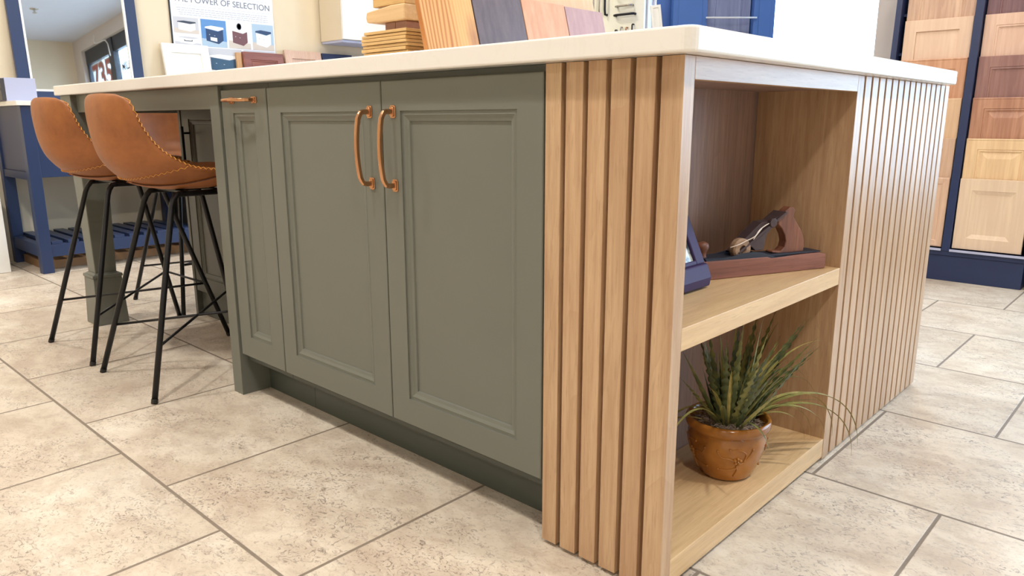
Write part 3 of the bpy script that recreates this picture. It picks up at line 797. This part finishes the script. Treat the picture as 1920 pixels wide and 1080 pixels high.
# mirror leaning against the wall
t = thing('framed_mirror', 'large mirror in a navy frame leaning on the wall above the vanity', 'mirror', (-4.35,.63,.8855))
MA = .06; MM = Matrix.Translation((-4.328, 0, .887)) @ Matrix.Rotation(-MA, 4, 'Y')
y0, y1, mh, bw = .285, .965, .95, .062
ft = MB(); ft.box(-.022, .004, y0, y0+bw, 0, mh, MM); ft.box(-.022, .004, y1-bw, y1, 0, mh, MM); ft.box(-.022, .004, y0+bw, y1-bw, 0, bw, MM); ft.box(-.022, .004, y0+bw, y1-bw, mh-bw, mh, MM)
build('mirror_frame', ft, NAVY, t, bevel=.002)
ft = MB(); b2 = bw+.011
ft.box(-.004, .0055, y0+bw, y0+b2, bw, mh-bw, MM); ft.box(-.004, .0055, y1-b2, y1-bw, bw, mh-bw, MM); ft.box(-.004, .0055, y0+b2, y1-b2, bw, b2, MM); ft.box(-.004, .0055, y0+b2, y1-b2, mh-b2, mh-bw, MM)
build('inner_bead', ft, WHITEP, t, bevel=.001, label='white inner bead')
build('mirror_glass', MB().box(-.012, -.004, y0+bw, y1-bw, bw, mh-bw, MM), MIRROR, t)

o = build('white_cabinet', MB().box(-4.38, -4.03, -.62, .052, .001, .52), WHITEP, bevel=.002); tag(o, 'white cabinet side at the left edge of the photo beside the vanity', 'cabinet')

# poster
t = thing('poster', 'white poster headed THE POWER OF SELECTION with vanity photos on the wall', 'poster', (-4.395,1.545,1.05))
PAPER = paint('poster_paper', (232,236,248), .4); INK = paint('grey_ink', (112,118,132), .5); INKL = paint('light_ink', (178,184,198), .5)
X_ = XL+.001
build('sheet', MB().box(X_, X_+.006, 1.192, 1.905, 1.05, 1.98), PAPER, t)
build('dark_edge', MB().box(X_, X_+.0075, 1.184, 1.1925, 1.05, 1.98), BLACKP, t)
build('headline', place_text(text_mesh('THE POWER OF SELECTION', .0535, .0004), (X_+.0068, 1.548, 1.543), (0,1,0), (0,0,1)), INK, t)
LN = MB(); rr = random.Random(2)
for z, y0, y1 in ((1.580,1.25,1.86),(1.507,1.22,1.88)): LN.box(X_+.006, X_+.0066, y0, y1, z-.0008, z+.0008)
for i, z in enumerate((1.489,1.476,1.463,1.450)):
    y = 1.23+.006*i; end = 1.86
    while y < end:
        w = rr.uniform(.008,.03); LN.box(X_+.006, X_+.0066, y, min(y+w, end), z-.0018, z+.0018); y += w+.005
build('small_print', LN, INKL, t)
P = dict(w=paint('print_white', (238,240,244), .4), g=paint('print_grey', (196,198,206), .4), b=paint('print_blue', (92,142,200), .4), n=paint('print_navy', (38,62,102), .4), r=paint('print_brown', (112,70,74), .4),
         k=paint('print_dark', (60,66,80), .4), f=paint('print_floor', (206,196,186), .4), s=paint('print_sky', (168,192,214), .4), t=paint('print_teal', (52,84,112), .4))
KEYS = list(P); MATS = [P[k] for k in KEYS]
def picture(y0, y1, z0, z1, bg, fl, body, top, extra=()):
    mb = MB(); w = y1-y0; h = z1-z0; x = X_+.006
    def q(k, pts, lay):
        mb.cur = KEYS.index(k); mb.prism([(y0+a*w, z0+b*h) for a, b in pts], x, x+.0006+lay*.0004, 'x')
    q(bg, [(0,.0),(1,0),(1,1),(0,1)], 0); q(fl, [(0,0),(1,0),(1,.22),(0,.3)], 1)
    q(body, [(.18,.22),(.66,.12),(.86,.26),(.86,.66),(.66,.58),(.18,.66)], 2); q(top, [(.14,.68),(.66,.60),(.9,.68),(.88,.74),(.4,.78),(.16,.73)], 3)
    q('k' if body == 'w' else 'w', [(.30,.46),(.33,.455),(.33,.44),(.30,.445)], 4); q('k' if body == 'w' else 'w', [(.50,.43),(.53,.425),(.53,.41),(.50,.415)], 4)
    for (k, pts) in extra: q(k, pts, 5)
    build('photo_print', mb, MATS, t)
circ = lambda cx, cy, rx, ry: [(cx+rx*math.cos(a*PI/6), cy+ry*math.sin(a*PI/6)) for a in range(12)]
picture(1.203, 1.365, 1.335, 1.433, 'g', 'f', 'w', 'k')
picture(1.203, 1.372, 1.262, 1.330, 'w', 'g', 'w', 'g', [('k', [(.35,.5),(.38,.5),(.38,.42),(.64,.42),(.64,.5),(.67,.5),(.67,.36),(.35,.36)])])
picture(1.380, 1.552, 1.262, 1.433, 'b', 's', 'n', 'w', [('w', [(.34,.24),(.6,.2),(.6,.34),(.34,.36)])])
picture(1.566, 1.722, 1.262, 1.433, 'w', 'f', 'r', 'w', [('k', circ(.5,.84,.11,.13)), ('g', circ(.5,.84,.085,.105))])
picture(1.738, 1.898, 1.262, 1.433, 's', 'f', 'w', 'n')
picture(1.203, 1.372, 1.08, 1.255, 'w', 'f', 'w', 'g')
picture(1.380, 1.650, 1.08, 1.255, 'g', 'f', 't', 'w', [('w', [(.03,.3),(.10,.3),(.12,.6),(.02,.6)])])
picture(1.665, 1.898, 1.08, 1.255, 'g', 'f', 'w', 'k')

t = thing('display_counter', 'low white topped cabinet along the left wall behind the island', 'cabinet', (-4.15,2.2,0))
build('body', MB().box(-4.385, -3.90, 1.09, 3.45, .0, .86), DGREY, t); build('top', MB().box(-4.39, -3.87, 1.075, 3.46, .8605, .885), WHITEP, t, bevel=.002)
RAISED = [(.004, 0), (.03, -.006), (.034, -.006)]
def sample_door(w, h, th, mat, style, M, name='sample_door', label='', group=None, loc=None):
    prof = {'shaker': [(.055,0),(.056,.008)], 'bead': [(.05,0),(.052,.003),(.058,.0015),(.062,.006),(.066,.008)], 'slab': [(.008,-.0005),(.012,0)],
            'raised': [(.004,-.001),(.010,.001),(.05,.001),(.052,.005),(.058,.003),(.064,.009)], 'cove': [(.055,0),(.057,.002),(.075,.009)],
            'thin': [(.006,-.001),(.011,.0),(.030,.002),(.034,.006)]}[style]
    fr, pn = door_mb(w, h, th, prof, RAISED if style == 'raised' else None)
    o = build(name, fr.xf(M), mat, loc=loc or tuple(M.translation)); tag(o, label, 'door sample', group)
    build('centre_panel', pn.xf(M), mat, o, world=True); return o
def wall_door(y0, w, h, x, z, lean, mat, style, label):
    # local x -> +Y (reversed so the face looks to +X), back -> -X
    M = Matrix.Translation((x, y0, z)) @ Matrix.Rotation(-lean, 4, 'Y') @ Matrix(((0,-1,0,0),(1,0,0,0),(0,0,1,0),(0,0,0,1)))
    return sample_door(w, h, .019, mat, style, M, label=label, group='door samples leaning along the left wall')
W_REDB = wood('reddish_brown_door', (150,92,78), (112,64,58), 'y', rough=.35, contrast=.7)
W_BEIGE = wood('blush_maple_door', (212,182,162), (198,164,144), 'z', rough=.45, contrast=.3)
W_TAN = wood('tan_wood', (206,164,118), (184,140,96), 'z', rough=.45)
Zc = .8865
wall_door(1.100, .300, .385, -4.285, Zc, .20, WHITEP, 'shaker', 'bright white recessed sample door leaning in front of the poster')
wall_door(1.600, .038, .350, -4.355, Zc, .05, W_TAN, 'slab', 'narrow tan wood strip left of the brown sample door')
wall_door(1.640, .305, .365, -4.290, Zc, .20, W_REDB, 'raised', 'reddish brown raised panel sample door between the poster and beige door')
wall_door(1.958, .298, .395, -4.290, Zc, .19, W_BEIGE, 'shaker', 'blush beige recessed sample door right of the brown one')
wall_door(2.268, .262, .390, -4.295, Zc, .18, NAVYD, 'shaker', 'navy sample door leaning below the white wall cabinet')
wall_door(2.545, .27, .37, -4.300, Zc, .18, LAV, 'shaker', 'grey sample door right of the navy one, mostly behind the boards')

t = thing('wall_cabinet', 'white wall hung cabinet above the navy sample door', 'cabinet', (-4.26,2.8,1.35))
build('body', MB().box(-4.395, -4.135, 2.285, 3.3, 1.352, 2.3), CREAM, t, bevel=.002)
for a, b in ((2.288, 2.79), (2.794, 3.297)):
    fr, pn = door_mb(b-a, .94, .019, [(.055,0),(.056,.006)]); M = Matrix.Translation((-4.115, a, 1.355)) @ Matrix(((0,-1,0,0),(1,0,0,0),(0,0,1,0),(0,0,0,1)))
    d = build('door', fr.xf(M), WHITEP, t); build('door_panel', pn.xf(M), WHITEP, d)
build('bottom_trim', MB().box(-4.39, -4.13, 2.29, 3.3, 1.335, 1.3515), LAV, t)

# ------------------------------------------------------------------ back wall: handle board, display case, sample rack
t = thing('handle_board', 'ivory board with cabinet pulls on the back wall', 'display board', (-2.66,3.58,1.2))
build('panel', MB().box(-2.93, -2.435, 3.575, 3.5995, 1.10, 2.05), WHITEPL, t, bevel=.002)
def pull(p0, p1, mat, r=.006, out=.03, arch=0):
    p0, p1 = Vector(p0), Vector(p1); pts = [p0+Vector((0,0,0)), p0+Vector((0,-out*.8,0))]
    for i in range(1, 8): u = i/8; pts.append(p0.lerp(p1, u)+Vector((0,-out-arch*math.sin(PI*u),0)))
    pts += [p1+Vector((0,-out*.8,0)), p1]
    return build('pull', MB().tube(pts, r, 8), mat, t, smooth=True)
yb = 3.575
pull((-2.665,yb,1.502), (-2.505,yb,1.502), BLACKM, .0085)
pull((-2.655,yb,1.560), (-2.525,yb,1.560), CHROME, .007)
pull((-2.660,yb,1.625), (-2.530,yb,1.625), WHITEP, .006, .03, .02)
pull((-2.745,yb,1.515), (-2.745,yb,1.80), BLACKM, .008)
pull((-2.795,yb,1.520), (-2.795,yb,1.80), CHROME, .006)
pull((-2.845,yb,1.520), (-2.845,yb,1.80), CHROME, .006)
for i, (x, m, h) in enumerate(((-2.655,BLACKM,.02),(-2.61,CHROME,.035),(-2.565,BRASS,.03),(-2.515,BLACKM,.048))):
    pull((x,yb,1.385), (x,yb,1.385+h), m, .005, .022)

t = thing('display_case', 'blue display case standing before the back window', 'display case', (-1.75,3.4,0))
CR = math.radians(43); t.location = (-1.70, 3.30, 0); t.rotation_euler.z = CR
build('back_panel', MB().box(-.302, .302, .05, .065, 0, 2.1), BLUE, t, world=False)
for x0, x1 in ((-.300,-.100),(.175,.300)): build('stile', MB().box(x0, x1, -.03, .0495, 0, 2.1).box(x0+.03, x1-.03, -.034, -.0302, .1, 2.05), BLUE, t, world=False, bevel=.003)
build('base', MB().box(-.099, .174, -.03, .0495, 0, .95), NAVY, t, world=False)
build('clear_rod', MB().tube([(-.11,-.045,1.375),(.19,-.045,1.375)], .005, 8), CLEAR, t, world=False, smooth=True)
def case_door(x0, w, h, y, z, mat, style, label):
    fr, pn = door_mb(w, h, .014, {'bead': [(.05,0),(.052,.003),(.058,.0015),(.062,.006),(.066,.008)], 'thin': [(.006,-.001),(.011,.0),(.030,.002),(.034,.006)]}[style])
    c = Vector((-1.70, 3.30, 0))+Matrix.Rotation(CR, 4, 'Z') @ Vector((x0, y, z))
    o = build('sample_door', fr, mat); o.location = c; o.rotation_euler.z = CR; tag(o, label, 'door sample', 'doors in the blue display case')
    build('centre_panel', pn, mat, o, world=False)
def front_door(x0, w, h, y, z, lean, mat, style, label, group=None, name='sample_door', th=.019):
    M = Matrix.Translation((x0, y, z)) @ Matrix.Rotation(-lean, 4, 'X')
    return sample_door(w, h, th, mat, style, M, label=label, group=group, name=name)
W_GREY = wood('grey_blue_stained', (124,134,170), (100,110,148), 'z', rough=.45, contrast=.6)
W_PINK = wood('pink_beige_stained', (214,176,164), (196,158,148), 'z', rough=.45, contrast=.4)
case_door(-.098, .268, .62, .02, 1.0, W_GREY, 'bead', 'grey blue sample door behind a clear rod in the blue display case')
case_door(-.095, .262, .32, -.012, .951, W_PINK, 'thin', 'pinkish sample door low in the blue display case, only its top edge showing')
t = thing('display_case', 'narrow blue display case left of the larger blue case', 'display case', (-1.70,3.30,0), CR)
build('back_panel', MB().box(-.385, -.303, .05, .065, 0, 2.1), BLUE, t, world=False, bevel=.001)
build('base', MB().box(-.385, -.303, -.03, .0495, 0, 1.0), BLUE, t, world=False, bevel=.001)
Mw = Matrix.Rotation(math.radians(-8), 4, 'Y')
fr, pn = door_mb(.060, .44, .018, [(.014,0),(.016,.005)])
c = Vector((-1.70, 3.30, 0))+Matrix.Rotation(CR, 4, 'Z') @ Vector((-.368, .01, 1.013))
o = build('sample_door', fr.xf(Mw), WHITEP); o.location = c; o.rotation_euler.z = CR; tag(o, 'small white sample door tilted in the narrow blue case', 'door sample'); build('centre_panel', pn.xf(Mw), WHITEP, o, world=False)

# navy rack of door samples
t = thing('sample_rack', 'tall navy rack full of wooden door samples at the right', 'rack', (-.35,3.35,0))
build('plinth', MB().box(-.715, -.012, 3.172, 3.50, 0, .128), NAVYD, t, bevel=.002)
build('lower_rail', MB().box(-.715, -.012, 3.165, 3.50, .1285, .150), NAVYD, t, bevel=.001)
for x0, x1 in ((-.715,-.688), (-.362,-.326), (-.012,.010)):
    build('divider', MB().prism([(3.160,.1505),(3.5,.1505),(3.5,1.85),(3.27,1.85)], x0, x1, 'x'), NAVYD, t, bevel=.002)
build('back_panel', MB().box(-.715, .010, 3.501, 3.515, 0, 1.85), NAVYD, t)
for c, (x0, x1) in enumerate(((-.687,-.363), (-.325,-.0125))):
    build('lip', MB().box(x0, x1, 3.153, 3.160, .151, .162), LAV, t)
    for k in range(1, 7): build('ledge', MB().box(x0, x1, 3.176+.0178*k, 3.499, .166+.19*k-.012, .166+.19*k), NAVYD, t)
    build('ledge', MB().box(x0, x1, 3.161, 3.499, .151, .160), NAVYD, t)
def wd(n, l, d, ax='z', c=.3): return wood(n, l, d, ax, rough=.42, contrast=c, rnd=.02)
COLS = {0: [('tan maple', wd('ra0', (225,192,165), (206,170,143)), 'thin'), ('beige maple', wd('ra1', (219,185,158), (200,165,138)), 'bead'), ('plain honey tan', wd('ra2', (226,191,154), (212,175,140)), 'slab'),
            ('warm orange brown', wd('ra3', (219,170,135), (196,144,111)), 'raised'), ('light blush', wd('ra4', (232,201,175), (223,190,164)), 'shaker'), ('tan striped', wd('ra5', (223,189,161), (193,156,133)), 'bead'), ('pale brown', wd('ra6', (207,170,146), (184,148,124)), 'shaker')],
        1: [('creamy beige', wd('rb0', (228,203,175), (218,191,164), c=.2), 'cove'), ('golden tan raised', wd('rb1', (236,204,160), (220,184,142), c=.3), 'raised'), ('reddish brown raised', wd('rb2', (197,148,119), (169,120,96)), 'raised'),
            ('mauve brown', wd('rb3', (163,123,113), (139,100,94)), 'bead'), ('blush beige', wd('rb4', (231,196,174), (215,178,155), c=.3), 'bead'), ('dark plum brown', wd('rb5', (140,105,107), (113,83,88)), 'bead'), ('plum', wd('rb6', (131,101,104), (108,80,87)), 'shaker')]}
rows = ['in the lowest slot','in the second slot up','in the third slot up','in the fourth slot up','in the fifth slot up','in the sixth slot up','in the seventh slot up']
for c in (0, 1):
    for k in range(7):
        nm, m, sty = COLS[c][k]; x0 = (-.670, -.321)[c]; w = (.302, .290)[c]
        front_door(x0, w, .342, 3.176+.0178*k, .1665+.19*k, .02, m, sty, '%s sample door, %s column of the navy rack, %s' % (nm, ('left','right')[c], rows[k]), 'door samples in the navy rack', th=.012)
t = thing('sample_rack', 'second navy rack just entering the photo at the right edge', 'rack', (.3,3.35,0))
build('side_panel', MB().box(.03, .05, 3.20, 3.50, 0, 1.85), NAVYD, t); build('plinth', MB().box(.0505, .36, 3.22, 3.5, 0, .15), NAVYD, t); build('back_panel', MB().box(.0505, .36, 3.48, 3.5, .1505, 1.85), NAVYD, t)

# ------------------------------------------------------------------ ceiling lights and daylight
def light(name, typ, loc, energy, color, size=.3, rot=(0,0,0), **k):
    L = bpy.data.lights.new(name, typ); L.energy = energy; L.color = color
    if typ == 'AREA': L.shape = 'DISK'; L.size = size
    for a, v in k.items(): setattr(L, a, v)
    o = bpy.data.objects.new(name, L); o.location = loc; o.rotation_euler = rot; COL.objects.link(o); return o
WARM = (1.0, .955, .895)
FIX = [(-2.7,-1.15,1.15,'left front'),(-.75,-1.1,1.25,'middle front'),(1.5,-1.3,1.0,'right front'),(-3.4,.2,.8,'above the stools'),(-1.4,1.2,.8,'over the island'),(1.45,.55,1.5,'beside the island end'),(-.3,2.4,.6,'before the sample rack'),(-3.3,2.4,.8,'by the left wall counter'),(-2.6,-3.8,1.0,'rear left'),(1.2,-3.8,1.0,'rear right')]
TRIM = paint('white_trim_ring', (230,230,228), .4)
for (x, y, e, w) in FIX:
    o = build('ceiling_downlight', MB().lathe([(.075,-.001),(.10,-.004),(.10,-.0),(.075,-.0)], (x, y, ZC-.0005), 28, caps=False), TRIM, loc=(x,y,ZC)); tag(o, 'round recessed downlight in the ceiling, %s' % w, 'light', 'recessed ceiling downlights')
    light('ceiling_lamp', 'AREA', (x, y, ZC-.012), 33*e, WARM, .16)
for (x0, x1) in ((-2.42,-.92), (.42,4.6)):
    p = light('window_daylight_portal', 'AREA', ((x0+x1)/2, YB+.05, (WZ0+WZ1)/2), 1, (1,1,1), rot=(-PI/2,0,0))
    p.data.shape = 'RECTANGLE'; p.data.size = x1-x0; p.data.size_y = WZ1-WZ0
    p.data.cycles.is_portal = True
W = bpy.data.worlds.new('overcast_sky'); SC.world = W; W.use_nodes = True
bg = W.node_tree.nodes['Background']; bg.inputs[0].default_value = (.56,.76,1.0,1); bg.inputs[1].default_value = 9.5

# ------------------------------------------------------------------ camera
cd = bpy.data.cameras.new('camera'); co = bpy.data.objects.new('camera', cd); COL.objects.link(co); SC.camera = co
cd.sensor_width = 36; cd.sensor_fit = 'HORIZONTAL'; cd.lens = 1398.77/1920*36; cd.clip_start = .02
r = Vector((.73145867,.68188479,-.00115854)); u = Vector((-.14883428,.16131232,.97561606)); f = Vector((-.66544464,.7134504,-.21948112))
co.matrix_world = Matrix(((r.x,u.x,-f.x,.57578426),(r.y,u.y,-f.y,-.97885747),(r.z,u.z,-f.z,.78710831),(0,0,0,1)))
SC.view_settings.view_transform = 'Standard'; SC.view_settings.look = 'None'; SC.view_settings.gamma = 1; SC.view_settings.use_curve_mapping = False
SC.view_settings.exposure = -0.08
